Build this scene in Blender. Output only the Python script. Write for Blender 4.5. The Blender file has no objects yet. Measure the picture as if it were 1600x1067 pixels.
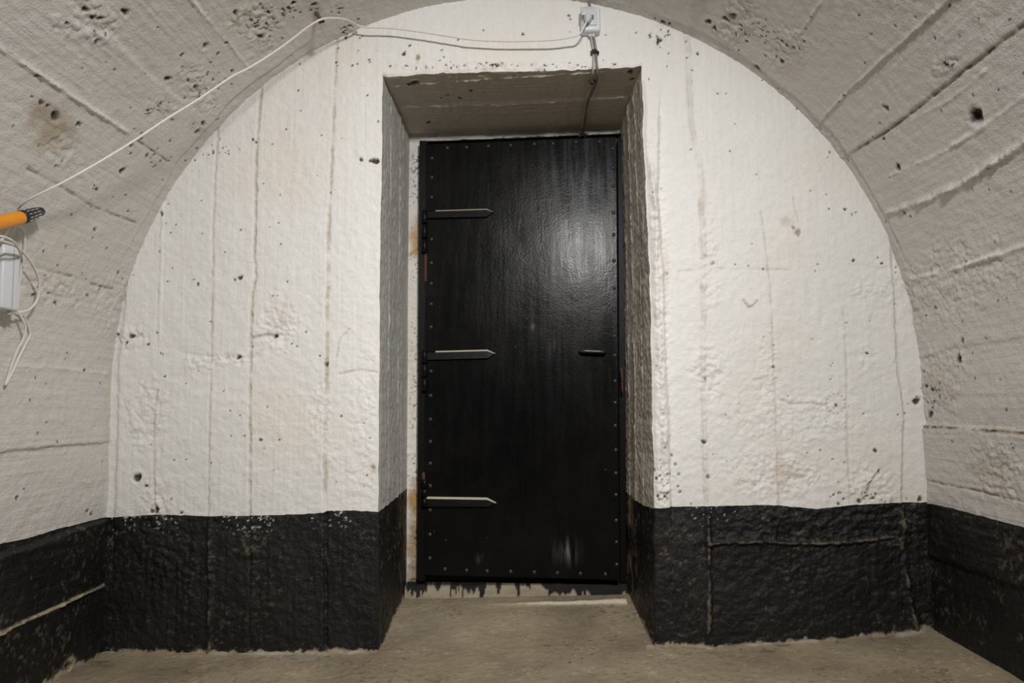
import bpy, bmesh, math, random
import numpy as np
from mathutils import Vector, Matrix

SC = bpy.context.scene
COL = SC.collection
random.seed(7)
RNG = np.random.default_rng(7)

# ------------------------------------------------------------------ camera
F = 1067.0
PCX, PCY = 815.0, 570.5                      # principal point (lens shift)
TILT = math.atan(70.0 / F)
ROLL = math.radians(0.45)
CAM = np.array([0.0, -2.57, 0.91])
_r = np.array([1.0, 0, 0]); _u = np.array([0, -math.sin(TILT), math.cos(TILT)])
FWD = np.array([0, math.cos(TILT), math.sin(TILT)])
RIGHT = math.cos(ROLL) * _r - math.sin(ROLL) * _u
UP = math.sin(ROLL) * _r + math.cos(ROLL) * _u
cd = bpy.data.cameras.new('camera'); cam = bpy.data.objects.new('camera', cd); COL.objects.link(cam)
cd.sensor_width = 36.0; cd.sensor_fit = 'HORIZONTAL'; cd.lens = 36.0 * F / 1600.0
cd.shift_x = -(PCX - 800.0) / 1600.0
cd.shift_y = (PCY - 533.5) / 1600.0
cd.clip_start = 0.02
M4 = Matrix(((RIGHT[0], UP[0], -FWD[0], CAM[0]), (RIGHT[1], UP[1], -FWD[1], CAM[1]),
             (RIGHT[2], UP[2], -FWD[2], CAM[2]), (0, 0, 0, 1)))
cam.matrix_world = M4
SC.camera = cam

# ------------------------------------------------------------------ world, lights, exposure
w = bpy.data.worlds.new('world'); SC.world = w; w.use_nodes = True
w.node_tree.nodes['Background'].inputs[0].default_value = (0.5, 0.55, 0.6, 1)
w.node_tree.nodes['Background'].inputs[1].default_value = 0.05
ld = bpy.data.lights.new('ceiling_lamp', 'AREA'); lo = bpy.data.objects.new('ceiling_lamp', ld); COL.objects.link(lo)
ld.shape = 'RECTANGLE'; ld.size = 0.30; ld.size_y = 0.16
ld.energy = 30.5; ld.color = (1.0, 0.98, 0.955); ld.spread = math.radians(122)
lo.location = (0.32, -2.30, 2.30)
lo.rotation_euler = (Vector((-0.22, 0.0, 0.62)) - Vector(lo.location)).to_track_quat('-Z', 'Y').to_euler()
vs = SC.view_settings
vs.view_transform = 'Standard'; vs.look = 'None'; vs.gamma = 1.0; vs.use_curve_mapping = False
vs.exposure = 0.0

# ------------------------------------------------------------------ pixel rays -> places on the real surfaces
def ray(px, py):
    d = FWD * F + RIGHT * (px - PCX) - UP * (py - PCY)
    return d / np.linalg.norm(d)
def atY(px, py, Y):
    d = ray(px, py); t = (Y - CAM[1]) / d[1]; return CAM + t * d
def atZ(px, py, Z):
    d = ray(px, py); t = (Z - CAM[2]) / d[2]; return CAM + t * d
def atX(px, py, X):
    d = ray(px, py); t = (X - CAM[0]) / d[0]; return CAM + t * d

VCX, VZC, VR = -0.02, 0.995, 1.527           # vault: centre x, springing height, radius
def prof(s):
    """arc length from the left floor up over the vault -> x, z and the inward normal"""
    s = np.asarray(s, float)
    th = np.clip((s - VZC) / VR, 0, math.pi)
    x = VCX - VR * np.cos(th); z = VZC + VR * np.sin(th)
    z = np.where(s < VZC, s, z)
    over = s - VZC - math.pi * VR
    z = np.where(over > 0, VZC - over, z)
    return x, z, np.cos(th), -np.sin(th)
S_END = 2 * VZC + math.pi * VR
def sOf(x, z):
    if z < VZC:
        return z if x < VCX else VZC + math.pi * VR + (VZC - z)
    return VZC + VR * math.atan2(z - VZC, -(x - VCX))
def onV(px, py, off=0.0):
    d = ray(px, py); lo_, hi_ = 0.0, 12.0
    for _ in range(50):
        t = (lo_ + hi_) / 2; p = CAM + t * d
        g = (VR - off) - (math.hypot(p[0] - VCX, p[2] - VZC) if p[2] > VZC else abs(p[0] - VCX))
        if g > 0: lo_ = t
        else: hi_ = t
    p = CAM + lo_ * d
    return sOf(p[0], p[2]), p[1], p

# ------------------------------------------------------------------ noise
def _h(i, j, seed):
    i = i.astype(np.int64); j = j.astype(np.int64)
    n = (i * 374761393 + j * 668265263 + seed * 2147483647 + 1013904223) & 0xFFFFFFFF
    n = ((n ^ (n >> 13)) * 1274126177) & 0xFFFFFFFF
    n = ((n ^ (n >> 16)) * 2246822519) & 0xFFFFFFFF
    return ((n ^ (n >> 15)) & 0xFFFFFF) / float(0xFFFFFF)
def vn(x, y, seed=0):
    xi = np.floor(x); yi = np.floor(y); fx = x - xi; fy = y - yi
    fx = fx * fx * (3 - 2 * fx); fy = fy * fy * (3 - 2 * fy)
    a = _h(xi, yi, seed); b = _h(xi + 1, yi, seed); c = _h(xi, yi + 1, seed); d = _h(xi + 1, yi + 1, seed)
    return ((a * (1 - fx) + b * fx) * (1 - fy) + (c * (1 - fx) + d * fx) * fy) * 2 - 1
def fbm(x, y, seed=0, octv=4, gain=0.5):
    t = 0; a = 1.0; n = 0
    for o in range(octv):
        t = t + a * vn(x, y, seed + o * 17); n += a; a *= gain; x = x * 2.03 + 3.1; y = y * 2.03 + 1.7
    return t / n
def cell(x, y, seed=0):
    xi = np.floor(x); yi = np.floor(y); best = np.full(x.shape, 9.0)
    for i in (-1, 0, 1):
        for j in (-1, 0, 1):
            cx = xi + i; cy = yi + j
            d = (cx + _h(cx, cy, seed) - x) ** 2 + (cy + _h(cx, cy, seed + 5) - y) ** 2
            best = np.minimum(best, d)
    return np.sqrt(best)
def sm(a, b, x):
    t = np.clip((x - a) / (b - a), 0, 1); return t * t * (3 - 2 * t)

# ------------------------------------------------------------------ surface fields (relief + paint), drawn in a surface's own metres
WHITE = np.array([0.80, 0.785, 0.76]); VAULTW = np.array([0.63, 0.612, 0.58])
DARK = np.array([0.035, 0.03, 0.026]); BROWN = np.array([0.40, 0.29, 0.18]); BLACK = np.array([0.0125, 0.012, 0.0115])
BARE = np.array([0.36, 0.30, 0.22])

class Surf:
    def __init__(self): self.lines = []; self.pits = []; self.rough = []; self.stains = []
    def line(self, pts, kind, w, h, dirt=0.0, L=0.08):
        if self is VAULT: w, h = w * .75, h * .8
        self.lines.append((np.array(pts, float), kind, w, h, dirt, L))
    def field(self, u, v, grain, base, seed, rough0=0.0, streak=1.0):
        d = 0.0030 * fbm(u * 2.3, v * 2.3, seed, 3) + 0.0016 * fbm(u * 11, v * 11, seed + 3, 3)
        if grain == 'v': gx, gy = u * 95, v * 3.0
        else: gx, gy = u * 3.0, v * 95
        if grain == 'u': gx, gy = u * 95, v * 3.0
        d = d + 0.0011 * vn(u * 42, v * 42, seed + 16) + streak * 0.0007 * fbm(gx, gy, seed + 9, 2) + 0.0008 * vn(u * 85, v * 85, seed + 6)
        R = np.full(u.shape, rough0)
        wob = 0.35 * fbm(u * 16, v * 16, seed + 21, 3)
        for (a, b, ra, rb, k) in self.rough:
            q = np.sqrt(((u - a) / ra) ** 2 + ((v - b) / rb) ** 2) + wob
            R = np.maximum(R, k * (1 - sm(0.45, 1.1, q)))
        # roughness wandering over the surface
        R = np.clip(R + 0.55 * sm(0.25, 0.6, fbm(u * 2.9 + 9, v * 2.9, seed + 31, 3)), 0, 1.4)
        m = R > 0.02
        peb = np.zeros(u.shape)
        if m.any():
            uu, vv = u[m] + 0.006 * vn(u[m] * 50, v[m] * 50, 3), v[m] + 0.006 * vn(u[m] * 50, v[m] * 50, 4)
            peb[m] = (0.5 - cell(uu * 46, vv * 46, seed)) * 0.9 + (0.5 - cell(uu * 90, vv * 90, seed + 2)) * 0.5 + 0.6 * fbm(uu * 28, vv * 28, seed + 41, 2)
        d = d + R * 0.0070 * peb
        col = np.ones(u.shape + (3,)) * base
        tone = fbm(u * 1.7, v * 1.7, seed + 51, 4)
        col = col * (1 + 0.05 * tone[..., None]) * np.array([1, 1, 1])
        warm = sm(0.15, 0.7, fbm(u * 2.2 + 4, v * 2.2, seed + 55, 4))[..., None]
        col = col * (1 - warm * np.array([0.0, 0.035, 0.09]))
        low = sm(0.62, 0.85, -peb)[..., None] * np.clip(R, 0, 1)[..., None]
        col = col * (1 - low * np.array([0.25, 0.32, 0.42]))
        for (pts, kind, wd, h, dirt, L) in self.lines:
            mg = max(4 * wd, 4 * L if kind == 'step' else 0)
            b = (u > pts[:, 0].min() - mg) & (u < pts[:, 0].max() + mg) & (v > pts[:, 1].min() - mg) & (v < pts[:, 1].max() + mg)
            if not b.any(): continue
            U, V = u[b], v[b]
            U = U + 0.0045 * fbm(U * 34, V * 34, seed + 61, 4, .65); V = V + 0.0045 * fbm(U * 34, V * 34, seed + 62, 4, .65)
            best = np.full(U.shape, 9.0); side = np.zeros(U.shape); endd = np.zeros(U.shape)
            for (a0, b0), (a1, b1) in zip(pts[:-1], pts[1:]):
                ex, ey = a1 - a0, b1 - b0; l2 = ex * ex + ey * ey + 1e-12
                t = np.clip(((U - a0) * ex + (V - b0) * ey) / l2, 0, 1)
                dx, dy = U - a0 - t * ex, V - b0 - t * ey
                dd = np.sqrt(dx * dx + dy * dy); k = dd < best
                best = np.where(k, dd, best); side = np.where(k, np.sign(ex * (V - b0) - ey * (U - a0)), side)
            along = np.clip(0.85 + 1.1 * fbm(U * 22, V * 22, seed + 71, 3) + 0.5 * fbm(U * 70, V * 70, seed + 72, 2), .12, 1.7)
            if kind == 'step':
                d[b] += h * np.tanh(best * side / wd) * np.exp(-best / L) * 0.5
                g = np.exp(-(best / (wd * 1.2)) ** 2)
            else:
                g = np.exp(-(best / wd) ** 2)
                d[b] += (h if kind == 'ridge' else -h) * g * along
            if self is VAULT and kind == 'ridge' and dirt >= 0: col[b] = np.minimum(col[b] * (1 + .22 * np.clip(g * along, 0, 1))[:, None], .84)  # light on the vault ridges painted in as a paler colour
            if dirt > 0:
                col[b] = col[b] * (1 - (g * np.clip(along, 0, 1.2) * min(1, dirt * 1.4))[:, None] * np.array([0.75, 0.85, 1.0]))
            elif dirt < 0:
                f = np.clip(g * along * -dirt * 1.6 - 0.30, 0, 1)[:, None]; col[b] = col[b] * (1 - f) + BARE * 1.35 * f
        for (a, b0, ra, rb, c, k) in self.stains:
            q = np.sqrt(((u - a) / ra) ** 2 + ((v - b0) / rb) ** 2) + 0.45 * fbm(u * 25, v * 25, 13, 4)
            f = (k * (1 - sm(0.2, 1.0, q)))[..., None]
            col = col * (1 - f) + np.array(c) * f
        for (a, b0, r, kcol, dep) in self.pits:
            R0 = r * 2.6
            b = (np.abs(u - a) < R0) & (np.abs(v - b0) < R0)
            if not b.any(): continue
            U, V = u[b] - a, v[b] - b0
            ang = np.arctan2(V, U)
            q = np.hypot(U, V) / r * (1 + 0.16 * np.sin(ang * 2 + a * 91) + 0.10 * np.sin(ang * 3 + b0 * 77)) + 0.22 * fbm(u[b] * 150, v[b] * 150, 5, 2)
            d[b] -= dep * r * (1 - sm(0.15, 1.15, q))
            d[b] += 0.12 * dep * r * np.exp(-((q - 1.35) / 0.35) ** 2)
            f = (1 - sm(0.55, 0.95, q))[:, None] * kcol[3]
            col[b] = col[b] * (1 - f) + np.array(kcol[:3]) * f
        return d, col

WALL, VAULT, SOFF = Surf(), Surf(), Surf()

def W(pts): return [tuple(atY(x, y, 0)[[0, 2]]) for x, y in pts]
def V(pts, ext=False):
    r = [onV(x, y)[:2] for x, y in pts]
    if ext:
        i = 0 if r[0][1] < r[-1][1] else -1
        e = (r[i][0], -2.2)
        r = [e] + r if i == 0 else r + [e]
    return r
# --- board joints in the end wall
WALL.line(W([(345, 130), (340, 200), (333, 350), (330, 560), (327, 680), (325, 806)]), 'groove', .004, .004, .22)
WALL.line(W([(328, 806), (328, 900), (328, 1020)]), 'ridge', .009, .006, -.25)
WALL.line(W([(410, 112), (403, 200), (400, 250), (397, 400), (400, 432), (393, 460), (390, 620), (390, 806)]), 'groove', .005, .008, .32)
WALL.line(W([(390, 806), (390, 1010)]), 'groove', .005, .003, .1)
WALL.line(W([(527, 30), (518, 250), (512, 380), (510, 560), (507, 700), (508, 1010)]), 'groove', .005, .008, .30)
WALL.line(W([(512, 380), (510, 560), (507, 700), (508, 1010)]), 'step', .003, -.009, 0, .05)
WALL.line(W([(255, 275), (253, 400), (250, 550)]), 'ridge', .005, .003)
WALL.line(W([(246, 610), (240, 660), (240, 720), (243, 800)]), 'groove', .004, .005, .2)
WALL.line(W([(1075, 50), (1080, 190), (1095, 260), (1100, 400), (1099, 600), (1103, 790)]), 'ridge', .007, .005, .10)
WALL.line(W([(1070, 50), (1076, 190), (1091, 260), (1096, 400), (1096, 600), (1100, 790)]), 'groove', .004, .004, .15)
WALL.line(W([(1106, 795), (1108, 900), (1106, 1000)]), 'ridge', .010, .009, -.18)
WALL.line(W([(1190, 330), (1204, 440), (1208, 540), (1212, 600), (1215, 720), (1217, 790)]), 'groove', .004, .005, .16)
WALL.line(W([(1318, 480), (1322, 560), (1324, 700), (1328, 786)]), 'groove', .004, .004, .14)
WALL.line(W([(1030, 180), (1028, 300), (1036, 420), (1040, 560), (1046, 700), (1048, 790)]), 'step', .005, -.016, .06, .05)
WALL.line(W([(1016, 250), (1024, 330), (1026, 470), (1034, 620), (1038, 720)]), 'ridge', .010, .013, .05)
WALL.line(W([(1388, 345), (1396, 460), (1400, 560), (1404, 600), (1412, 640), (1410, 700), (1408, 784)]), 'step', .004, -.011, .12, .10)
WALL.line(W([(1409, 800), (1412, 860), (1418, 920), (1430, 985)]), 'ridge', .010, .008, -.3)
WALL.line(W([(196, 470), (186, 560), (184, 680), (180, 800)]), 'step', .006, .010, 0, .10)
WALL.line(W([(1108, 850), (1180, 846), (1260, 849), (1330, 846), (1392, 838)]), 'ridge', .007, .008, -.22)
WALL.line(W([(165, 548), (205, 546), (250, 543), (330, 560), (400, 560), (440, 525)]), 'groove', .010, .003, .0)
WALL.line(W([(395, 528), (415, 522), (432, 526)]), 'groove', .005, .010, .35)
WALL.line(W([(525, 560), (530, 530), (545, 515)]), 'groove', .003, .004, .2)
WALL.line(W([(1060, 424), (1120, 420), (1235, 422)]), 'groove', .004, .0025, .08)
WALL.line(W([(1215, 622), (1235, 632), (1260, 630), (1290, 634)]), 'groove', .004, .005, .2)
WALL.line(W([(1373, 735), (1358, 755), (1354, 775), (1342, 785)]), 'groove', .004, .006, .35)
WALL.line(W([(530, 585), (560, 578), (590, 582)]), 'groove', .004, .004, .12)
WALL.line(W([(1240, 310), (1248, 345)]), 'groove', .004, .004, .15)
# --- board joints along the vault and the side walls
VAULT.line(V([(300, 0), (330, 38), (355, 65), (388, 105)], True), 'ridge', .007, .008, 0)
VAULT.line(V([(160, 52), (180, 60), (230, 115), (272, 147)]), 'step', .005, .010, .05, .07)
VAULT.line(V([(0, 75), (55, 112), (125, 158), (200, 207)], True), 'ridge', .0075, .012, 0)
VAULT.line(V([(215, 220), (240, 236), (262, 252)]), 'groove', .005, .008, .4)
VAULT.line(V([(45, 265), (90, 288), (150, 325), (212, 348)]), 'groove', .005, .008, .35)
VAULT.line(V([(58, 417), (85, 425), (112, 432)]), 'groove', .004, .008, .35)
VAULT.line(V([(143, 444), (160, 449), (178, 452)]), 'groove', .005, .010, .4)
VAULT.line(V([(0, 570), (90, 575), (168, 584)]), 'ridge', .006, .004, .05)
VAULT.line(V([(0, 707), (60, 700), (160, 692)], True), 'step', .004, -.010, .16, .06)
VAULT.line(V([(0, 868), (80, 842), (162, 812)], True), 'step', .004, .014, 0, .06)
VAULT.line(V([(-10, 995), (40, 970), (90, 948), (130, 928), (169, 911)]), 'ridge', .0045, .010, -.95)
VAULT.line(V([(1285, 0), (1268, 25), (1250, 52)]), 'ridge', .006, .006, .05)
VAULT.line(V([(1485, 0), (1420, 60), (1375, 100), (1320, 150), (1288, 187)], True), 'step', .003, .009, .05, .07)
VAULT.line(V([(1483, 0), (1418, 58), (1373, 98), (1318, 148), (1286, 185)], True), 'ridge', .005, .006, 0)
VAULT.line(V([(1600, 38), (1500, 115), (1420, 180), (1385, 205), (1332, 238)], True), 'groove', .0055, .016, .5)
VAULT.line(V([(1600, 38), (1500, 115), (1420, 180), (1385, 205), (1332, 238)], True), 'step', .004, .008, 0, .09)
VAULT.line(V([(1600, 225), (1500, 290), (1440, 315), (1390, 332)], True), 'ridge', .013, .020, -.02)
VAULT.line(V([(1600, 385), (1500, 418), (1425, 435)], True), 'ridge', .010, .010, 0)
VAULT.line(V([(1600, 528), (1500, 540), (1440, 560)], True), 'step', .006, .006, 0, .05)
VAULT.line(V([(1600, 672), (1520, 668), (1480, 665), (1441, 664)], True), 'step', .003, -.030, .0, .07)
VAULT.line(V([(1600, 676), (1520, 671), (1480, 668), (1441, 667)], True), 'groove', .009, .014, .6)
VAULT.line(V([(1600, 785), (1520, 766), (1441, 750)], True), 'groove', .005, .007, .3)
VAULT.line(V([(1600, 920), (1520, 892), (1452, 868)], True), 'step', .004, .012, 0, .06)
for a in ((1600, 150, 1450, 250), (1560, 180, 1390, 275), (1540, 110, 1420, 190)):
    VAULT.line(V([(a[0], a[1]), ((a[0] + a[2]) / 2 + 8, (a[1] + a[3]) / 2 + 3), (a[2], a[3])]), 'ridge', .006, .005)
# end strip of the vault where the last boards met the end wall
VAULT.line([(VZC + VR * math.radians(t), -0.052 + 0.007 * math.sin(t * .3)) for t in range(112, 164, 4)], 'step', .004, -.009, .03, .05)
VAULT.line([(VZC + VR * math.radians(t), -0.058 + 0.010 * math.sin(t * .5)) for t in range(22, 62, 4)], 'step', .005, -.010, .0, .05)

D4 = (*DARK, 0.95); G4 = (0.14, .125, .11, .8); B4 = (.30, .22, .14, .75)
def pit(px, py, r, c=D4, dep=0.7):
    s, Y, p = onV(px, py)
    if Y < -0.004:
        k = np.linalg.norm(p - CAM) / F
        VAULT.pits.append((s, Y, max(r * k * 1.08, .0044), c, dep))
    else:
        p = atY(px, py, 0); WALL.pits.append((p[0], p[2], max(r * 2.57 / F, .0038), c, dep))
for a in """197 20 6;133 15 5;146 27 4;156 28 4;104 36 3;150 64 4;164 53 2;56 116 3;86 182 7;64 160 4;74 165 3;123 194 4;87 259 2;97 252 2;263 124 5;294 126 3;305 135 4;
317 192 4;285 86 3;354 66 3;341 84 3;329 98 2;363 111 3;206 227 4;221 217 2;229 242 3;192 267 5;152 296 3;197 305 2;251 162 2;248 172 2;232 177 2;368 20 4;393 32 3;402 41 3;407 56 5;
420 20 3;442 22 3;459 5 4;491 7 4;425 12 2;470 20 2;452 14 3;304 250 2;333 236 2;348 231 2;326 242 2;290 251 2;336 186 2;341 187 2;253 334 4;516 300 2;447 202 2;466 141 2;435 348 2;395 218 3;400 222 2;
148 358 3;185 426 3;157 450 3;137 461 3;51 460 3;76 458 2;87 473 3;184 522 3;206 525 5;198 536 3;232 538 3;246 520 2;258 588 2;132 578 3;46 625 2;57 677 2;71 660 2;375 434 5;367 437 3;309 444 3;439 381 2;449 440 2;
430 525 4;464 541 2;478 519 2;373 558 4;407 687 3;360 642 2;361 681 2;382 681 2;500 556 2;510 569 4;533 650 2;437 687 2;262 440 2;351 394 2;
1333 407 3;1377 412 3;1149 413 2;1193 420 2;1462 480 3;1499 561 6;1505 532 4;1433 627 7;1447 603 3;1455 608 4;1450 647 5;1468 620 3;1367 704 4;1354 552 3;1349 646 2;1208 573 3;1100 691 4;1282 703 2;1443 580 2;
1133 29 5;1107 34 5;1117 44 4;1158 39 3;1222 64 3;1230 70 3;1240 73 3;1249 76 2;1215 60 2;1200 50 2;1190 46 2;1222 96 4;1213 88 2;1183 105 5;1196 86 2;1090 84 3;1155 77 2;1121 146 2;1135 146 2;1072 64 2;1073 90 2;1320 148 2;1313 157 2;
1379 218 3;1375 193 2;1524 182 10;1519 186 7;1530 180 7;1403 262 5;1482 101 4;1476 99 3;1490 101 3;1320 327 3;1295 326 2;1331 335 2;1337 332 2;1141 236 2;1080 233 2;1296 238 2;1413 332 3;1423 338 2;1245 170 2;
631 84 4;640 71 3;690 78 2;760 98 2;776 101 4;770 102 3;817 53 3;716 62 2;760 64 2;889 24 3;891 30 2;994 51 2;1030 62 5;1036 35 4;1046 37 3;1028 66 3;586 252 6;580 251 4;590 251 4;564 249 4;591 190 2;1014 123 2;1019 302 2;574 149 2;578 97 2;693 89 2;755 47 2;
214 747 7;218 745 5;229 759 3;245 796 6;238 798 4;283 801 3;26 778 3;137 798 3;143 803 3;268 779 2;1301 717 2;1319 722 2;1372 736 3;1342 783 4;1310 787 3;1318 779 2;1364 778 3;1438 780 5;1060 760 2;1022 733 4;1028 775 3;1034 779 2;1042 770 3;1026 747 3;
530 21 2;560 30 2;548 41 2;566 57 2;528 75 2;525 97 2;577 93 2;540 58 3;538 43 3;533 46 2;50 150 2;20 197 2;180 108 2;112 335 2;68 392 2;90 415 2;200 330 2;145 372 2;1483 10 2;1460 60 2;1530 30 2;1400 40 2;1580 300 2;1560 470 2;1570 640 2;1585 700 2;1490 690 2""".replace('\n', '').split(';'):
    x, y, r = map(float, a.split()); pit(x, y, r)
for a in ((308, 205, 5), (322, 72, 5), (1384, 169, 5), (1106, 745, 4), (1063, 769, 3), (1050, 712, 3), (1056, 726, 3), (1061, 741, 3), (1145, 24, 6)): pit(*a, c=G4)
for a in ((1114, 411, 4), (1247, 363, 7), (1240, 356, 4), (1102, 592, 4), (653, 89, 5), (583, 730, 4), (1043, 427, 3)): pit(*a, c=B4, dep=.25)
for k in range(8): pit(1162 + k * 2.9, 470 + 9 * math.sin(k / 7 * math.pi), 3, c=(.42, .34, .27, .7), dep=.3)
for k in range(14):
    t = k / 14 * 2 * math.pi; pit(1306 + 15 * math.cos(t), 631 + 15 * math.sin(t), 2.6, c=(.42, .35, .32, .6), dep=.35)
pit(1306, 633, 3)
for k in range(110):                                             # small blow holes scattered over the paint
    x, y = RNG.uniform(190, 1425), RNG.uniform(20, 790)
    if 585 < x < 1025 and y > 105: continue
    pit(x, y, RNG.uniform(.7, 1.5))
for k in range(80):
    x = RNG.uniform(0, 330) if k % 2 else RNG.uniform(1280, 1600)
    pit(x, RNG.uniform(0, 780), RNG.uniform(.8, 2.0))
for (cx, cy, sx, sy, n) in ((410, 40, 30, 22, 26), (445, 15, 25, 10, 12), (320, 130, 35, 30, 20), (255, 165, 20, 18, 10), (240, 245, 30, 14, 14), (345, 235, 30, 15, 12),
                            (1190, 55, 45, 18, 26), (1030, 55, 22, 20, 16), (545, 45, 15, 14, 10), (520, 14, 25, 8, 9), (800, 103, 230, 5, 46), (1460, 620, 22, 26, 14), (1355, 775, 40, 10, 16), (1035, 750, 10, 35, 16)):
    for _ in range(n): pit(cx + RNG.normal() * sx * .6, cy + RNG.normal() * sy * .6, RNG.uniform(.9, 2.4))
def rough(px, py, rx, ry, k=1.0):
    s, Y, p = onV(px, py)
    if Y < 0:
        m = np.linalg.norm(p - CAM) / F
        VAULT.rough.append((s, Y, ry * m * 1.1, rx * m * 1.5, k))
    else:
        p = atY(px, py, 0); VAULT and WALL.rough.append((p[0], p[2], rx * 2.57 / F, ry * 2.57 / F, k))
for a in ((140, 30, 34, 28, 1.5), (100, 40, 18, 14, 1.2), (94, 236, 26, 24, 1.4), (405, 45, 45, 35, 1.3), (310, 140, 45, 32, 1.2), (255, 170, 25, 25, 1), (90, 455, 50, 26, 1.2), (160, 460, 30, 35, 1.1), (130, 270, 40, 20, .7),
          (430, 505, 46, 52, 1.2), (200, 525, 46, 26, 1.3), (330, 565, 60, 18, 1.1), (230, 640, 45, 75, .9), (185, 470, 30, 60, .9), (370, 560, 18, 16, 1.2), (500, 640, 22, 60, .8), (240, 780, 40, 40, .9),
          (1150, 38, 55, 30, 1.2), (1230, 75, 45, 26, 1.1), (1480, 100, 26, 14, 1), (1480, 440, 100, 65, 1.2), (1460, 600, 45, 55, 1.2), (1560, 730, 45, 45, 1.1), (1495, 560, 28, 25, 1),
          (1110, 580, 34, 60, 1), (1350, 452, 34, 14, 1), (1360, 760, 55, 45, 1.1), (1200, 745, 90, 45, .9), (1030, 420, 22, 320, .9), (1030, 60, 28, 26, 1), (1110, 400, 20, 110, .8), (1250, 650, 140, 50, .7), (1200, 590, 25, 80, .8),
          (545, 45, 20, 16, 1), (800, 104, 220, 9, 1.3), (1355, 560, 22, 30, .8), (1035, 760, 25, 40, 1.2), (570, 640, 30, 120, .6)):
    rough(*a)
def stain(px, py, rx, ry, c, k):
    s, Y, p = onV(px, py)
    if Y < 0: m = np.linalg.norm(p - CAM) / F; VAULT.stains.append((s, Y, ry * m, rx * m * 1.4, c, k))
    else: p = atY(px, py, 0); WALL.stains.append((p[0], p[2], rx * 2.57 / F, ry * 2.57 / F, c, k))
for a in ((82, 190, 42, 36, (.40, .32, .22), .75), (78, 215, 34, 28, (.45, .37, .27), .5), (653, 92, 5, 14, (.45, .35, .26), .6), (1095, 322, 7, 20, (.55, .42, .36), .5), (1230, 345, 18, 12, (.6, .5, .42), .5),
          (1225, 740, 40, 25, (.62, .5, .4), .4), (1220, 720, 8, 60, (.6, .48, .4), .3), (584, 732, 8, 14, (.55, .42, .28), .6), (440, 490, 30, 30, (.70, .6, .53), .45), (1550, 735, 50, 40, (.5, .42, .33), .5), (1470, 600, 40, 40, (.5, .42, .33), .35),
          (1240, 105, 30, 22, (.58, .5, .4), .4), (1090, 20, 50, 14, (.45, .38, .3), .4), (495, 24, 34, 12, (.45, .36, .28), .5), (1100, 310, 8, 40, (.6, .5, .44), .35), (520, 170, 30, 140, (.72, .66, .58), .25),
          (310, 200, 26, 14, (.52, .46, .38), .5), (1040, 420, 8, 50, (.66, .56, .48), .4), (170, 640, 8, 130, (.62, .55, .42), .35)):
    stain(*a)

# ------------------------------------------------------------------ meshes from numpy grids
def link(o, parent=None):
    COL.objects.link(o)
    if parent is not None: o.parent = parent
    return o
class Buf:
    def __init__(self): self.v = []; self.q = []; self.c = []; self.n = 0
    def grid(self, P, C, keep=None, flip=False):
        nu, nv = P.shape[:2]
        idx = np.arange(nu * nv).reshape(nu, nv) + self.n
        q = np.stack([idx[:-1, :-1], idx[1:, :-1], idx[1:, 1:], idx[:-1, 1:]], -1).reshape(-1, 4)
        if flip: q = q[:, ::-1]
        if keep is not None: q = q[(keep[:-1, :-1] & keep[1:, :-1] & keep[1:, 1:] & keep[:-1, 1:]).reshape(-1)]
        self.v.append(P.reshape(-1, 3)); self.c.append(C.reshape(-1, 3)); self.q.append(q); self.n += nu * nv
    def build(self, name, mat, parent=None):
        v = np.concatenate(self.v); q = np.concatenate(self.q); c = np.concatenate(self.c)
        used = np.zeros(len(v), bool); used[q.ravel()] = True
        remap = np.cumsum(used) - 1; v = v[used]; c = c[used]; q = remap[q]
        me = bpy.data.meshes.new(name)
        me.vertices.add(len(v)); me.vertices.foreach_set('co', v.astype(np.float32).ravel())
        me.loops.add(q.size); me.loops.foreach_set('vertex_index', q.astype(np.int32).ravel())
        me.polygons.add(len(q)); me.polygons.foreach_set('loop_start', np.arange(0, q.size, 4, dtype=np.int32))
        me.polygons.foreach_set('loop_total', np.full(len(q), 4, np.int32))
        me.polygons.foreach_set('use_smooth', np.ones(len(q), bool))
        me.update(calc_edges=True)
        at = me.color_attributes.new('tint', 'FLOAT_COLOR', 'POINT')
        at.data.foreach_set('color', np.concatenate([np.clip(c, 0, 1), np.ones((len(c), 1))], 1).astype(np.float32).ravel())
        me.materials.append(mat)
        return link(bpy.data.objects.new(name, me), parent)
def meta(o, label=None, cat=None, group=None, kind=None):
    if label: o['label'] = label
    if cat: o['category'] = cat
    if group: o['group'] = group
    if kind: o['kind'] = kind
    return o

# ------------------------------------------------------------------ materials
def nodes(name):
    m = bpy.data.materials.new(name); m.use_nodes = True
    nt = m.node_tree; b = nt.nodes['Principled BSDF']
    return m, nt, b
def tex_coord(nt, scale):
    tc = nt.nodes.new('ShaderNodeTexCoord'); mp = nt.nodes.new('ShaderNodeMapping')
    mp.inputs['Scale'].default_value = scale; nt.links.new(tc.outputs['Object'], mp.inputs[0]); return mp.outputs[0]
def noise(nt, vec, scale, detail=4, rough=.55):
    n = nt.nodes.new('ShaderNodeTexNoise'); n.inputs['Scale'].default_value = scale; n.inputs['Detail'].default_value = detail
    n.inputs['Roughness'].default_value = rough; nt.links.new(vec, n.inputs['Vector']); return n.outputs[0]
def mathn(nt, op, a, b=None, c=None, clamp=False):
    n = nt.nodes.new('ShaderNodeMath'); n.operation = op; n.use_clamp = clamp
    for i, x in enumerate((a, b, c)):
        if x is None: continue
        if isinstance(x, (int, float)): n.inputs[i].default_value = x
        else: nt.links.new(x, n.inputs[i])
    return n.outputs[0]
def ramp(nt, x, a, b):
    n = nt.nodes.new('ShaderNodeMapRange'); n.interpolation_type = 'SMOOTHSTEP'
    nt.links.new(x, n.inputs[0]); n.inputs[1].default_value = a; n.inputs[2].default_value = b; return n.outputs[0]
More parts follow.
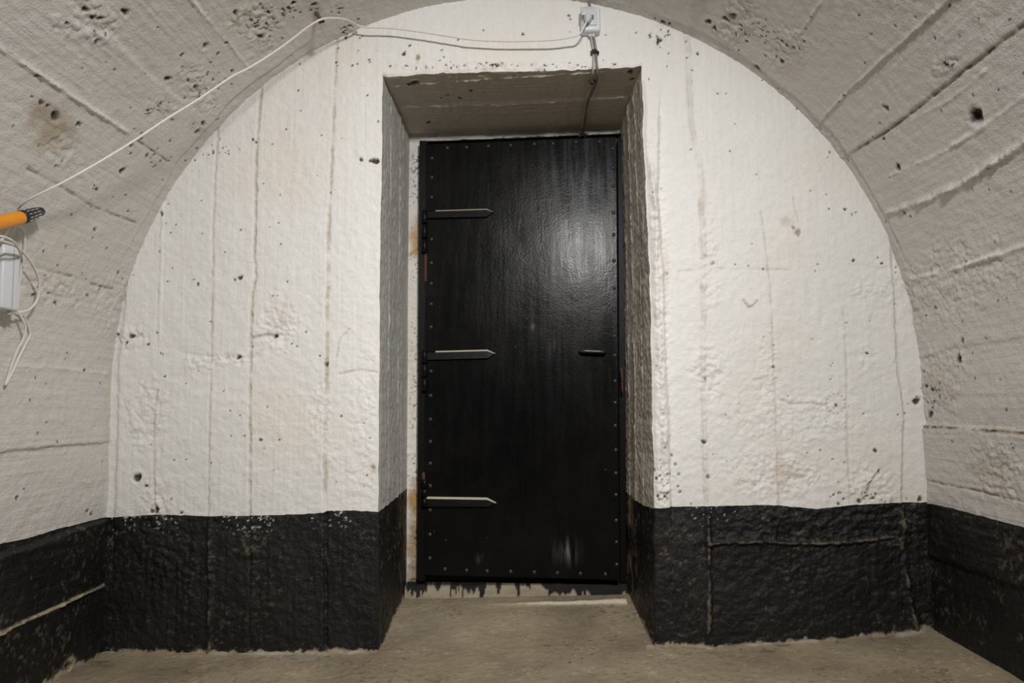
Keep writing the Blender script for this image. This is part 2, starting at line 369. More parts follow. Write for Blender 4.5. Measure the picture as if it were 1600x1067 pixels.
def mixc(nt, f, a, b, mode='MIX'):
    n = nt.nodes.new('ShaderNodeMix'); n.data_type = 'RGBA'; n.blend_type = mode
    for i, x in ((0, f), (6, a), (7, b)):
        if isinstance(x, (int, float)): n.inputs[i].default_value = x
        elif isinstance(x, tuple): n.inputs[i].default_value = x if len(x) == 4 else (*x, 1)
        else: nt.links.new(x, n.inputs[i])
    return n.outputs[2]
def bump(nt, h, dist, strength=1.0, nrm=None):
    n = nt.nodes.new('ShaderNodeBump'); n.inputs['Distance'].default_value = dist; n.inputs['Strength'].default_value = strength
    nt.links.new(h, n.inputs['Height'])
    if nrm is not None: nt.links.new(nrm, n.inputs['Normal'])
    return n.outputs[0]
def concrete(name, grain, rough=.62, fine=.0035, specks=True, spec=.35, var=.10):
    m, nt, b = nodes(name)
    at = nt.nodes.new('ShaderNodeAttribute'); at.attribute_name = 'tint'
    v1 = tex_coord(nt, (1, 1, 1)); vg = tex_coord(nt, grain)
    n1 = noise(nt, v1, 26, 6, .65); n2 = noise(nt, vg, 70, 3, .6); n3 = noise(nt, v1, 170, 3, .6); n4 = noise(nt, v1, 3.1, 6, .6)
    c = at.outputs['Color']
    k = mathn(nt, 'ADD', mathn(nt, 'MULTIPLY', n1, var), mathn(nt, 'MULTIPLY', n4, var))
    k = mathn(nt, 'ADD', k, mathn(nt, 'MULTIPLY', n2, var * .6))
    k = mathn(nt, 'ADD', k, 1.0 - var * 1.3)
    cc = nt.nodes.new('ShaderNodeCombineColor')
    for i in range(3): nt.links.new(k, cc.inputs[i])
    c = mixc(nt, 1.0, c, cc.outputs[0], 'MULTIPLY')
    if specks:
        vo = nt.nodes.new('ShaderNodeTexVoronoi'); vo.inputs['Scale'].default_value = 62
        nt.links.new(v1, vo.inputs['Vector'])
        sp = nt.nodes.new('ShaderNodeSeparateColor'); nt.links.new(vo.outputs['Color'], sp.inputs[0])
        rare = ramp(nt, sp.outputs[0], .955, .97)
        near = mathn(nt, 'SUBTRACT', 1.0, ramp(nt, vo.outputs['Distance'], .05, .14))
        c = mixc(nt, mathn(nt, 'MULTIPLY', mathn(nt, 'MULTIPLY', rare, near), .8), c, (.06, .05, .04))
    nt.links.new(c, b.inputs['Base Color'])
    b.inputs['Roughness'].default_value = rough; b.inputs['Specular IOR Level'].default_value = spec
    nb = bump(nt, n1, fine); nb = bump(nt, n2, fine * .38, 1, nb); nb = bump(nt, n3, fine * .42, 1, nb)
    nt.links.new(nb, b.inputs['Normal'])
    return m
M_WALL = concrete('painted_concrete_upright', (1, 1, .06))
M_VAULT = concrete('painted_concrete_vault', (1, .05, 1), .66, .005)
M_DADO = concrete('black_painted_concrete', (1, 1, .3), .47, .006, False, .33, .35)
M_DADOV = concrete('black_painted_side_concrete', (1, .12, 1), .47, .006, False, .33, .35)
M_JAMB = concrete('painted_concrete_jamb', (1, 1, .03), .5, .004)
M_SOFF = concrete('painted_concrete_soffit', (.05, 1, 1), .62, .004)
M_FLOOR = concrete('floor_concrete', (1, 1, 1), .75, .005, True, .3, .35)
def plain(name, col, rough=.5, metal=0.0, spec=.5, var=.12, scale=60, bmp=.0004):
    m, nt, b = nodes(name)
    v = tex_coord(nt, (1, 1, 1)); n = noise(nt, v, scale, 4)
    c = mixc(nt, n, tuple(x * (1 - var) for x in col), tuple(min(1, x * (1 + var)) for x in col))
    nt.links.new(c, b.inputs['Base Color']); b.inputs['Roughness'].default_value = rough
    b.inputs['Metallic'].default_value = metal; b.inputs['Specular IOR Level'].default_value = spec
    nt.links.new(bump(nt, n, bmp), b.inputs['Normal'])
    return m
M_CORD = plain('white_cord', (.74, .72, .68), .45)
M_GREY = plain('grey_cable', (.23, .21, .185), .5)
M_BEIGE = plain('beige_cable', (.44, .405, .355), .5)
M_PLASTIC = plain('white_plastic', (.70, .73, .76), .38, var=.04)
M_PLASTIC2 = plain('grey_white_plastic', (.60, .63, .66), .42, var=.05)
M_BLACKP = plain('black_plastic', (.015, .015, .016), .4)
M_ORANGE = plain('orange_plastic', (.80, .30, .012), .42, var=.10, scale=30)
M_IRON = plain('black_painted_iron', (.005, .005, .005), .42, 0, .16, .3, 40, .0008)
M_RIVET = plain('black_rivet_paint', (.03, .03, .032), .32, 0, .6, .3, 90)
M_DUST = plain('pale_dust', (.52, .47, .37), .8, var=.2, scale=150)
M_RUST = plain('rust', (.085, .034, .018), .8, var=.45, scale=80)
M_STONE = plain('pale_stone', (.7, .68, .62), .8)

# ------------------------------------------------------------------ shared outlines
def interp(pts, ax, ay):
    p = np.array(sorted([(q[ax], q[ay]) for q in pts])); return lambda t: np.interp(t, p[:, 0], p[:, 1])
XL_ = interp([atY(x, y, 0) for x, y in ((598, 120), (597, 200), (594, 400), (592, 640), (591, 800), (592, 1018))], 2, 0)
XR_ = interp([atY(x, y, 0) for x, y in ((1003, 105), (1004, 180), (1010, 330), (1017, 500), (1020, 640), (1021, 760), (1022, 900), (1022, 1012))], 2, 0)
ZT_ = interp([atY(x, y, 0) for x, y in ((560, 121), (598, 120), (700, 114), (800, 111), (900, 110), (1003, 104), (1040, 103))], 0, 2)
def XL(z): return XL_(z) + .0028 * fbm(z * 26, z * 0 + 1, 81, 3)
def XR(z): return XR_(z) + .0070 * fbm(z * 14, z * 0 + 2, 82, 4)
def ZT(x): return ZT_(x) + .0060 * fbm(x * 30, x * 0 + 3, 83, 4)
YD = 0.58                                                            # plane of the wall around the door
XLI = interp([atY(x, y, YD) for x, y in ((640, 205), (638, 400), (637, 600), (635, 925))], 2, 0)
XRI = interp([atY(x, y, YD) for x, y in ((969, 200), (972, 400), (975, 600), (977, 940))], 2, 0)
ZTI = interp([atY(x, y, YD) for x, y in ((600, 211), (640, 210), (800, 208), (969, 201), (1000, 200))], 0, 2)
HD_ = interp([atY(x, y, 0) for x, y in ((150, 809), (178, 808), (240, 804), (330, 806), (390, 806), (450, 804), (506, 801), (511, 798), (560, 798), (592, 800),
      (1015, 795), (1050, 792), (1110, 791), (1180, 789), (1220, 790), (1275, 795), (1340, 788), (1400, 785), (1440, 785), (1470, 785))], 0, 2)
def HD(x): return HD_(x) + .0022 * fbm(x * 40, x * 0 + 5, 84, 4)
ZB_ = interp([atY(x, y, 0) for x, y in ((120, 1020), (175, 1019), (330, 1021), (508, 1021), (592, 1018), (700, 1016), (900, 1013), (1020, 1010), (1110, 1012), (1300, 1000), (1400, 993), (1450, 984), (1500, 984))], 0, 2)

def dado_col(u, v, z, zb, seed, side=1.0):
    """black paint, chipped along the foot and speckled with wear and painted-in glints"""
    c = np.ones(u.shape + (3,)) * BLACK
    n = fbm(u * 9, v * 9, seed, 4)
    c = c * (1 + .5 * n[..., None])
    worn = sm(.34, .70, fbm(u * 55, v * 75, seed + 3, 4, .65) + .40 * fbm(u * 5, v * 5, seed + 4, 2))[..., None]  # worn specks that also put relief highlights into the colour
    c = c * (1 - .5 * worn) + BARE * .46 * worn * .5
    foot = (1 - sm(.0, .009, z - zb - .004 - .026 * fbm(u * 30, v * 30, seed + 7, 5, .65)))[..., None]
    return c * (1 - foot) + BARE * 1.05 * foot
def wall_block(buf_top, buf_low, xa, xb, n_u, flipside):
    u = np.linspace(0, 1, n_u)
    x0 = np.broadcast_to(np.array(xa(np.array(.52))), (n_u,)) * (1 - u) + np.broadcast_to(np.array(xb(np.array(.52))), (n_u,)) * u
    hd = HD(x0)
    for part in (0, 1):
        nv = int(2.16 / .004) if part else int(.56 / .004)
        v = np.linspace(0, 1, nv)
        Z = (hd[:, None] + v[None] * (2.66 - hd[:, None])) if part else (-.06 + v[None] * (hd[:, None] + .06))
        X = xa(Z) * (1 - u[:, None]) + xb(Z) * u[:, None]
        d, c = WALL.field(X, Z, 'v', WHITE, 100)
        edge = np.minimum(np.abs(X - XL(Z)), np.abs(X - XR(Z)))
        d = d * sm(0, .018, edge + np.where(Z > 2.2, 1, 0)) - .012 * np.exp(-(edge / .010) ** 2) * (X > 0) * (Z < 2.18)
        if not part:
            zb = ZB_(X); cd_ = dado_col(X, Z, Z, zb, 300)
            bare = np.clip((c / WHITE).min(-1), 0, 1)
            # unpainted ridges and pits come through from the traced relief
            lines = sm(.02, .2, np.abs(c - WHITE * (c.mean(-1, keepdims=True) / WHITE.mean())).sum(-1))[..., None]
            rg = sm(.0055, .0095, d + .0012 * fbm(X * 70, Z * 70, 9, 3))[..., None]
            c = cd_ * (1 - .45 * rg) + BARE * .6 * .45 * rg
            top = (sm(.10, .0, HD(X) - Z) * sm(.56, .66, fbm(X * 120, Z * 120, 77, 2, .7) + .65 * fbm(X * 6, Z * 6, 78, 3)))[..., None]
            c = c * (1 - top) + WHITE * .75 * top
            d = d * 1.7 + (.0016 + .0045 * sm(0, .3, X - .55) * (.35 + sm(.38, .42, Z))) * fbm(X * 30, Z * 55, 303, 5, .6) * 1.4
            d = d * sm(0, .018, edge)
        r = np.where(Z > VZC, np.hypot(X - VCX, Z - VZC), np.abs(X - VCX))
        P = np.stack([X, -d, Z], -1)
        (buf_top if part else buf_low).grid(P, c, r < VR + .03)
wt, wl = Buf(), Buf()
wall_block(wt, wl, lambda z: np.full(np.shape(z), -1.57), XL, 260, 0)
wall_block(wt, wl, XR, lambda z: np.full(np.shape(z), 1.55), 262, 1)
n_u, nv = 250, 100
u = np.linspace(0, 1, n_u)[:, None]; v = np.linspace(0, 1, nv)[None]
X = -.53 + u * 1.02 + v * 0; Z = 2.2 + v * .4
for _ in range(3):
    X = XL(Z) * (1 - u) + XR(Z) * u; Z = ZT(X) * (1 - v) + 2.60 * v
d, c = WALL.field(X, Z, 'v', WHITE, 100)
ed = np.abs(Z - ZT(X)); d = d * sm(0, .02, ed) - .010 * np.exp(-(ed / .008) ** 2) * (.5 + .8 * fbm(X * 30, Z * 30, 5, 3))
wt.grid(np.stack([X, -d, Z], -1), c, np.hypot(X - VCX, Z - VZC) < VR + .03)
wall = meta(wt.build('wall_back', M_WALL), 'white painted end wall with board marks around the deep door recess', 'wall', kind='structure')
wl.build('dado', M_DADO, wall)['label'] = 'black painted dado band along the foot of the end wall'

# ---- jambs, soffit and the strip of wall around the door
def jamb(side):
    xo, xi = (XL, XLI) if side < 0 else (XR, XRI)
    zt_o = float(ZT(xo(np.array(2.18)))); zt_i = float(ZTI(xi(np.array(2.18))))
    if side < 0: yd = ((592, 800), (606, 790), (637, 763))
    else: yd = ((1016, 795), (1002, 790), (989, 781), (977, 766))
    f = np.array([0, .25, 1.0]) if side < 0 else np.array([0, .3, .62, 1.0])
    hz = []
    for (px, py), t in zip(yd, f): hz.append(atY(px, py, t * YD)[2])
    top, low = Buf(), Buf()
    nu_ = 130
    t = np.linspace(0, 1, nu_)[:, None]; Y = t * YD
    hd = np.interp(t, f, hz) + .003 * fbm(Y * 40, Y * 0 + side, 91, 3) * sm(0, .1, t)
    hd = np.where(t == 0, HD(xo(np.array(.52))), hd)
    for part in (0, 1):
        n = 420 if part else 150
        v = np.linspace(0, 1, n)[None]
        zt = zt_o * (1 - t) + zt_i * t + .004
        Z = hd + v * (zt - hd) if part else -.06 + v * (hd + .06)
        X = xo(Z) * (1 - t) + xi(Z) * t
        s = Surf()
        for tt in ((.28, .60, .74) if side < 0 else (.3, .55, .8)):
            s.line([(tt * YD + .004 * math.sin(k), k * .18 + .3) for k in range(12)], 'ridge', .004, .0035, 0)
        s.line([(.62 * YD, k * .18 + .3) for k in range(12)], 'step', .003, .006, .05, .06)
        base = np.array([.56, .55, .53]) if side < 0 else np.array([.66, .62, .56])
        yy = np.broadcast_to(Y, Z.shape)
        if side > 0:
            for k in range(22): s.stains.append((RNG.uniform(.05, .55), RNG.uniform(.5, 2.1), .02, RNG.uniform(.08, .3), (.36, .29, .21), .55))
            s.stains.append((.40, .8, .15, .5, (.40, .32, .23), .6))
        for k in range(30): s.pits.append((RNG.uniform(0, .58), RNG.uniform(.5, 2.15), RNG.uniform(.003, .006), D4, .6))
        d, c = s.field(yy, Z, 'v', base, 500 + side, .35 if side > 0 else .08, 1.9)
        d = d * sm(0, .03, yy) * sm(0, .02, YD - yy)
        if not part:
            zb = ZB_(np.array(.5 * side)) + .054 * sm(0, .5, yy)
            c = dado_col(yy, Z, Z, zb, 330 + side)
            if side > 0:
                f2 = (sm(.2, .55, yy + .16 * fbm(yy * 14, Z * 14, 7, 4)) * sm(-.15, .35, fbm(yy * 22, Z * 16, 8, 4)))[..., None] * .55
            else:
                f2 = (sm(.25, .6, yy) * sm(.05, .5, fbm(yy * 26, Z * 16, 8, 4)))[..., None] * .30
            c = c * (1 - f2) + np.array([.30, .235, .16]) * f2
            d = d * 1.5
        P = np.stack([X - side * d, yy, Z], -1)
        (top if part else low).grid(P, c, flip=side < 0)
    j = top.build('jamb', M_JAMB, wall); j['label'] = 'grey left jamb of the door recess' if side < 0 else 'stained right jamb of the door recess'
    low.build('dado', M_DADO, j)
jamb(-1); jamb(1)
sf = Buf(); nu_, nv_ = 250, 140
u = np.linspace(0, 1, nu_)[:, None]; t = np.linspace(0, 1, nv_)[None]
xa = -.525 + u * 1.0
Xo = XL(np.array(2.18)) * (1 - u) + XR(np.array(2.18)) * u; Xi = XLI(2.18) * (1 - u) + XRI(2.18) * u
X = Xo * (1 - t) + Xi * t; Y = np.broadcast_to(t * YD, X.shape); Z = ZT(Xo) * (1 - t) + ZTI(Xi) * t
def So(pts): return [tuple(atZ(x, y, 2.175)[[0, 1]]) for x, y in pts]
SOFF.line(So([(610, 146), (700, 143), (830, 137), (905, 134), (985, 133)]), 'ridge', .004, .005, 0)
SOFF.line(So([(622, 176), (690, 178), (790, 177), (880, 174), (975, 171)]), 'step', .004, .012, 0, .08)
SOFF.line(So([(622, 176), (690, 178), (790, 177), (880, 174), (975, 171)]), 'ridge', .004, .006, 0)
SOFF.line(So([(640, 192), (800, 190), (970, 186)]), 'ridge', .003, .003, 0)
for x, y, r in ((648, 143, 6), (640, 144, 4), (719, 170, 4), (736, 158, 3), (700, 165, 3), (738, 117, 3), (985, 136, 5), (988, 147, 4), (728, 122, 3), (690, 168, 2), (760, 116, 3), (960, 122, 3), (670, 204, 4)):
    q = atZ(x, y, 2.175); SOFF.pits.append((q[0], q[1], r * .0033, D4, .6))
SOFF.rough.append((-.2, .3, .25, .1, .8))
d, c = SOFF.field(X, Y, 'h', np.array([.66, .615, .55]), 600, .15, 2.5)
d = d * sm(0, .02, Y) * sm(0, .02, YD - Y) * sm(0, .02, np.minimum(u, 1 - u) + 0 * t)
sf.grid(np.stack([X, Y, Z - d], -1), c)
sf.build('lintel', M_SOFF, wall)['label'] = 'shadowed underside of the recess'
# wall strip in the plane of the door
ds = Buf(); nx, nz = 240, 460
X = np.linspace(-.56, .52, nx)[:, None] + np.zeros((1, nz)); Z = np.linspace(-.02, 2.24, nz)[None] + np.zeros((nx, 1))
s = Surf()
def D(px, py): return atY(px, py, YD)[[0, 2]]
for (x, y, rx, ry, c_, k) in ((650, 372, 15, 42, (.50, .33, .15), .95), (653, 350, 9, 34, (.55, .4, .22), .8), (648, 840, 17, 105, (.42, .29, .15), .95), (648, 780, 14, 40, (.46, .29, .10), .95), (650, 905, 20, 50, (.36, .28, .18), .9), (655, 690, 5, 40, (.45, .32, .18), .7)):
    q = D(x, y); s.stains.append((q[0], q[1], rx * .00296, ry * .00296, c_, k))
q0, q1, q2 = D(640, 398), D(655, 388), D(662, 380); s.line([q0, q1, q2], 'groove', .004, .006, .6)
d, c = s.field(X, Z, 'v', np.array([.74, .71, .66]), 700, .3)
xle = float(D(662, 500)[0]); xre = float(D(972, 500)[0]); zte = np.interp(X, [D(660, 225)[0], D(968, 213)[0]], [D(660, 224)[1], D(968, 212)[1]])
slop = np.maximum(sm(xle - .020, xle + .002, X + .016 * fbm(X * 60, Z * 38, 8, 4)), 0) * (Z < zte + .01)
slop = np.maximum(slop, (1 - sm(.0, .016, Z - zte + .016 * fbm(X * 38, Z * 60, 9, 4))) * (X > xle - .01))
spk = sm(.55, .7, vn(X * 130, Z * 130, 11) + .6 * fbm(X * 12, Z * 12, 12, 3)) * sm(.10, .02, np.abs(X - xle))
k = np.clip(slop + .8 * spk, 0, 1)[..., None]; c = c * (1 - k) + BLACK * k
ds.grid(np.stack([X, YD - d, Z], -1), c)
ds.build('door_surround', M_JAMB, wall)['label'] = 'narrow wall strip around the door with peeling ochre patches'
# sill under the door: paint drips, plus shade painted black towards the right
si = Buf(); nx = 170
xs = np.linspace(D(640, 900)[0] - .01, D(980, 900)[0] + .012, nx)[:, None]
prof_ = [(0.50, 0.0), (.505, .05), (.512, .085), (.525, .105), (.58, .11)]
tt = np.linspace(0, 1, 40)[None]
py = np.interp(tt, np.linspace(0, 1, 5), [q[0] for q in prof_]); pz = np.interp(tt, np.linspace(0, 1, 5), [q[1] for q in prof_])
X = xs + 0 * tt; Y = py + 0 * xs + .006 * fbm(X * 12, tt * 3 + 0 * xs, 21, 3); Z = pz + 0 * xs + .03 + .004 * fbm(X * 20, tt * 4 + 0 * xs, 22, 3)
c = np.ones(X.shape + (3,)) * BARE * (1 + .25 * fbm(X * 14, tt * 4 + 0 * xs, 23, 4)[..., None])
drip_shade = .030 + .035 * fbm(X * 9, X * 0, 26, 2) + .045 * np.clip(fbm(X * 45, X * 0, 24, 2), -.5, 1) + .09 * np.clip(vn(X * 130, X * 0, 25) - .35, 0, 1)
kk = (1 - sm(-.008, .008, drip_shade - .03 * (X > 0) - (Z - .03)))[..., None] * .96; kk = 1 - (1 - kk); drip_shade = drip_shade + .03 * sm(.05, .35, X)
kk = sm(-.006, .006, (Z - .03) - (.125 - np.clip(drip_shade, .02, .12)))[..., None]
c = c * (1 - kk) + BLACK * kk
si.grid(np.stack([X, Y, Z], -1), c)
meta(si.build('sill', M_FLOOR, wall), 'low concrete sill under the door with black paint drips and painted-in shade')

# ------------------------------------------------------------------ vault and side walls
Yf = np.concatenate([np.arange(.03, -1.16, -.005), -1.16 - np.cumsum(.02 * 1.12 ** np.arange(28))])
Yf = np.clip(Yf, -9.0, 1); Yf[-1] = -9.0
SL = float(np.mean([onV(0, 707)[0], onV(160, 692)[0]])); SR = onV(1520, 668)[0]
HL = interp([(onV(x, y)[1], onV(x, y)[0]) for x, y in ((0, 850), (40, 842), (90, 827), (130, 817), (170, 807))], 0, 1)
HR = interp([(onV(x, y)[1], onV(x, y)[0]) for x, y in ((1600, 824), (1540, 808), (1490, 795), (1460, 788), (1441, 786))], 0, 1)
def vault_patch(name, s0, s1, n, black, mat, parent=None):
    Y = Yf[None]; u = np.linspace(0, 1, n)[:, None]
    a = s0(Y) if callable(s0) else np.full(Y.shape, s0); b = s1(Y) if callable(s1) else np.full(Y.shape, s1)
    S = a * (1 - u) + b * u; YY = np.broadcast_to(Y, S.shape)
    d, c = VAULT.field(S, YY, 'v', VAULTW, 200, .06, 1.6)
    if black:
        left = black < 0
        z = S if left else S_END - S
        zb = ZB_(np.array(-1.5 if left else 1.5)) + 0 * z
        cc = dado_col(S, YY, z, zb - (.0 if left else .03), 340)
        li = V([(-10, 995), (40, 970), (90, 948), (130, 928), (169, 911)])
        if left:
            yy = np.array([q[1] for q in li][::-1]); ss = np.array([q[0] for q in li][::-1]); o = np.argsort(yy)
            dist = np.abs(S - np.interp(YY, yy[o], ss[o])) + .003 * fbm(S * 60, YY * 20, 31, 3)
            f = ((1 - sm(.002, .0075, dist)) * (YY > yy.min() - .1) * (YY < yy.max()))[..., None]
            cc = cc * (1 - f) + np.array([.46, .40, .28]) * f
            hs, hy, _ = onV(108, 1040)
            q = np.hypot(S - hs, (YY - hy)) / .022 + .5 * fbm(S * 80, YY * 80, 32, 3)
            ring = (np.exp(-((q - 1) / .35) ** 2))[..., None]; cc = cc * (1 - ring) + np.array([.42, .34, .24]) * ring
            d = d - .012 * (1 - sm(.3, 1, q))
        d = d * 1.5 + .0022 * fbm(S * 50, YY * 24, 305, 4)
        c = cc
    x, z, nx, nz = prof(S)
    fade = 1 - .0 * YY
    P = np.stack([x + nx * d * fade, YY, z + nz * d * fade], -1)
    bf = Buf(); bf.grid(P, c, flip=True)
    return bf.build(name, mat, parent)
def wob(f, sd): return lambda Y: f(Y) + .002 * fbm(Y * 40, Y * 0, sd, 4)
HLw, HRw = wob(HL, 401), wob(HR, 402)
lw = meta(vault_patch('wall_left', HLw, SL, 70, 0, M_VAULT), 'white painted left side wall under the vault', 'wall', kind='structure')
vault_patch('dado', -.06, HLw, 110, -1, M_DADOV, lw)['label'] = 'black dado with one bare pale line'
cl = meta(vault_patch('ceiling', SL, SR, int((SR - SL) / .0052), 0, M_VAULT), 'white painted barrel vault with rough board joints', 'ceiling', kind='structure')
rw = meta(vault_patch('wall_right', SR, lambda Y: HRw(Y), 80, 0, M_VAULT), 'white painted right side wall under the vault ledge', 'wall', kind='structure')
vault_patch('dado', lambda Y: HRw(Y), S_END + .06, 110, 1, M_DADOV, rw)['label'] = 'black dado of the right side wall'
# wall behind the camera
bf = Buf(); X = np.linspace(-1.6, 1.6, 60)[:, None] + np.zeros((1, 50)); Z = np.linspace(-.1, 2.6, 50)[None] + np.zeros((60, 1))
bf.grid(np.stack([X, np.full(X.shape, -8.95), Z], -1), np.where((Z < .52)[..., None], BLACK, WHITE), np.hypot(X - VCX, np.maximum(Z - VZC, 0)) < VR + .08, True)
meta(bf.build('wall_front', M_WALL), 'white end wall behind the camera with black dado', 'wall', kind='structure')

# ------------------------------------------------------------------ floor
xs = np.arange(-1.62, 1.60, .006)[:, None]
ys = np.concatenate([np.arange(.585, -.75, -.005), -.75 - np.cumsum(.015 * 1.13 ** np.arange(28))]); ys[-1] = -9.05
ys = np.clip(ys, -9.05, 1)[None]
X = xs + 0 * ys; Y = ys + 0 * xs
fs = Surf()
def Fl(pts): return [tuple(atZ(x, y, 0.01)[[0, 1]]) for x, y in pts]
for x, y, r in ((660, 982, 2), (890, 1041, 2.5), (803, 977, 2), (910, 1035, 2), (940, 1000, 1.5), (1005, 1012, 2), (700, 1020, 2)):
    q = atZ(x, y, .02); fs.pits.append((q[0], q[1], r * .0024, D4, .5))
for x, y in ((1150, 1032), (1200, 1027), (1225, 1020), (155, 1040), (165, 1046)):
    q = atZ(x, y, .02); fs.stains.append((q[0], q[1], .05, .02, (.12, .09, .06), .5))
d, c = fs.field(X, Y, 'u', np.array([.30, .245, .168]), 800, .10, .3)
mot = fbm(X * 5, Y * 5, 811, 5)[..., None]; c = c * (1 + .38 * mot)
mot2 = sm(.1, .6, fbm(X * 2.5 + 3, Y * 4, 815, 4))[..., None]; c = c * (1 - .25 * mot2) + np.array([.46, .42, .34]) * .25 * mot2
sp = sm(.36, .60, fbm(X * 75, Y * 75, 813, 3, .7) + .45 * fbm(X * 7, Y * 7, 814, 3))[..., None]; c = c * (1 - .40 * sp)
sp = sm(.40, .65, fbm(X * 60 + 7, Y * 60, 817, 3, .7) + .35 * fbm(X * 9, Y * 9, 818, 3))[..., None]; c = c * (1 + .35 * sp)
base = ZB_(X)
rise = .054 * sm(0.02, .5, Y)
inrec = (Y > 0)
near = np.exp(-((Y + .004) / .028) ** 2) * (np.abs(X) > .45)
cr = near * (.5 + fbm(X * 18, Y * 18, 821, 4)); d = d + .010 * np.clip(cr, 0, 2)
lt = (sm(.25, .7, cr))[..., None] * .6; c = c * (1 - lt) + np.array([.50, .47, .39]) * lt
# raised mortar lip across the recess, thick at the right and running out to the left
l0, l1 = atZ(735, 950, .070), atZ(976, 946, .076)
tl = np.clip((X - l0[0]) / (l1[0] - l0[0]), 0, 1); yl = l0[1] + (l1[1] - l0[1]) * tl + .003 * fbm(X * 20, X * 0, 830, 3)
hl = .016 * tl ** .8 * (X < l1[0] + .01)
wfront = .030 + .0 * tl
lip = hl * np.where(Y < yl, sm(-wfront, 0, Y - yl), 1 - sm(0, .05, Y - yl))
d = d + lip
lf = (sm(.15, .6, lip / .013) * (Y < yl + .006) * (Y > yl - .05))[..., None] * .95
c = c * (1 - lf) + np.array([.70, .62, .48]) * lf
Zf = base * np.clip(1 + .25 * np.minimum(Y, 0), .2, 1) + rise + d
ff = Buf(); ff.grid(np.stack([X, Y, Zf], -1), c, (Y < .02) | (np.abs(X) < .56), True)
meta(ff.build('floor', M_FLOOR), 'worn brown concrete floor running into the door recess', 'floor', kind='structure')

# ------------------------------------------------------------------ small builders
def mesh_obj(name, bm, mat, parent=None, smooth=True):
    me = bpy.data.meshes.new(name); bm.to_mesh(me); bm.free()
    for m in (mat if isinstance(mat, (list, tuple)) else [mat]): me.materials.append(m)
    if smooth: me.polygons.foreach_set('use_smooth', [True] * len(me.polygons))
    o = link(bpy.data.objects.new(name, me))
    if parent is not None: o.parent = parent
    return o
def empty(name, loc):
    o = bpy.data.objects.new(name, None); o.empty_display_size = .05; o.location = loc; return link(o)
def under(o, root):
    o.parent = root; o.matrix_parent_inverse = Matrix.Translation(Vector(root.location)).inverted(); return o
def spline(P, n=10):
    P = [np.array(p, float) for p in P]; P = [2 * P[0] - P[1]] + P + [2 * P[-1] - P[-2]]
    out = []
    for i in range(1, len(P) - 2):
        for k in range(n):
            t = k / n
            out.append(.5 * ((2 * P[i]) + (P[i + 1] - P[i - 1]) * t + (2 * P[i - 1] - 5 * P[i] + 4 * P[i + 1] - P[i + 2]) * t ** 2 + (3 * P[i] - P[i - 1] - 3 * P[i + 1] + P[i + 2]) * t ** 3))
    out.append(P[-2]); return out
def tube(bm, pts, rad, seg=10, cap=True):
    pts = [Vector(p) for p in pts]; rings = []; nrm = None
    for i, p in enumerate(pts):
        tg = (pts[min(i + 1, len(pts) - 1)] - pts[max(i - 1, 0)]).normalized()
        if nrm is None: nrm = tg.orthogonal().normalized()
        nrm = (nrm - tg * nrm.dot(tg)).normalized(); bn = tg.cross(nrm)
        r = rad[i] if isinstance(rad, (list, tuple)) else rad
        rings.append([bm.verts.new(p + (nrm * math.cos(a) + bn * math.sin(a)) * r) for a in [2 * math.pi * k / seg for k in range(seg)]])
    for a, b in zip(rings[:-1], rings[1:]):
        for k in range(seg): bm.faces.new((a[k], a[(k + 1) % seg], b[(k + 1) % seg], b[k]))
    if cap: bm.faces.new(rings[0][::-1]); bm.faces.new(rings[-1])
def rbox(bm, c, ax, ay, az, sx, sy, sz, bev=.004, seg=3):
    """rounded box: centre, three unit axes and full sizes"""
    b2 = bmesh.new(); bmesh.ops.create_cube(b2, size=1)
    for v in b2.verts: v.co = Vector((v.co.x * sx, v.co.y * sy, v.co.z * sz))
    if bev: bmesh.ops.bevel(b2, geom=b2.edges[:], offset=bev, segments=seg, affect='EDGES', profile=.5)
    m = Matrix((ax, ay, az)).transposed().to_4x4(); m.translation = Vector(c)
    b2.transform(m); me = bpy.data.meshes.new('t'); b2.to_mesh(me); b2.free(); bm.from_mesh(me); bpy.data.meshes.remove(me)
EX, EY, EZ = Vector((1, 0, 0)), Vector((0, 1, 0)), Vector((0, 0, 1))

# ------------------------------------------------------------------ the door
YL = 0.515                                                           # front of the leaf
def L(px, py, Y=YL, ajar=True): return Vector(atY(px, py, Y - (.036 * max(0, (px - 664) / 304) if ajar else 0)))
door = meta(empty('door_1', (0.0, YL, .14)), 'black riveted steel door at the back of the recess', 'door', kind='structure')
m, nt, b = nodes('black_door_paint')
v1 = tex_coord(nt, (1, 1, 1)); vz = tex_coord(nt, (1, 1, .09))
n1 = noise(nt, v1, 5, 5, .6); n2 = noise(nt, vz, 34, 5, .65); n3 = noise(nt, v1, 120, 3, .6); n5 = noise(nt, v1, 17, 5, .7)
c = mixc(nt, ramp(nt, n1, .3, .75), (.0040, .0040, .0042), (.0085, .0080, .0078))
vo = nt.nodes.new('ShaderNodeTexVoronoi'); vo.inputs['Scale'].default_value = 38; nt.links.new(v1, vo.inputs['Vector'])
spc = nt.nodes.new('ShaderNodeSeparateColor'); nt.links.new(vo.outputs['Color'], spc.inputs[0])
chip = mathn(nt, 'MULTIPLY', ramp(nt, spc.outputs[0], .965, .975), mathn(nt, 'SUBTRACT', 1.0, ramp(nt, vo.outputs['Distance'], .04, .12)))
c = mixc(nt, mathn(nt, 'MULTIPLY', chip, .5), c, (.30, .28, .25))
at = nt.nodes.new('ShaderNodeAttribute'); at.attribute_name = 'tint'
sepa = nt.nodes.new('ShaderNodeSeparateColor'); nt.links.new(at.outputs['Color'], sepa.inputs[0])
c = mixc(nt, mathn(nt, 'MULTIPLY', sepa.outputs[0], ramp(nt, n2, .42, .66)), c, (.22, .21, .22))
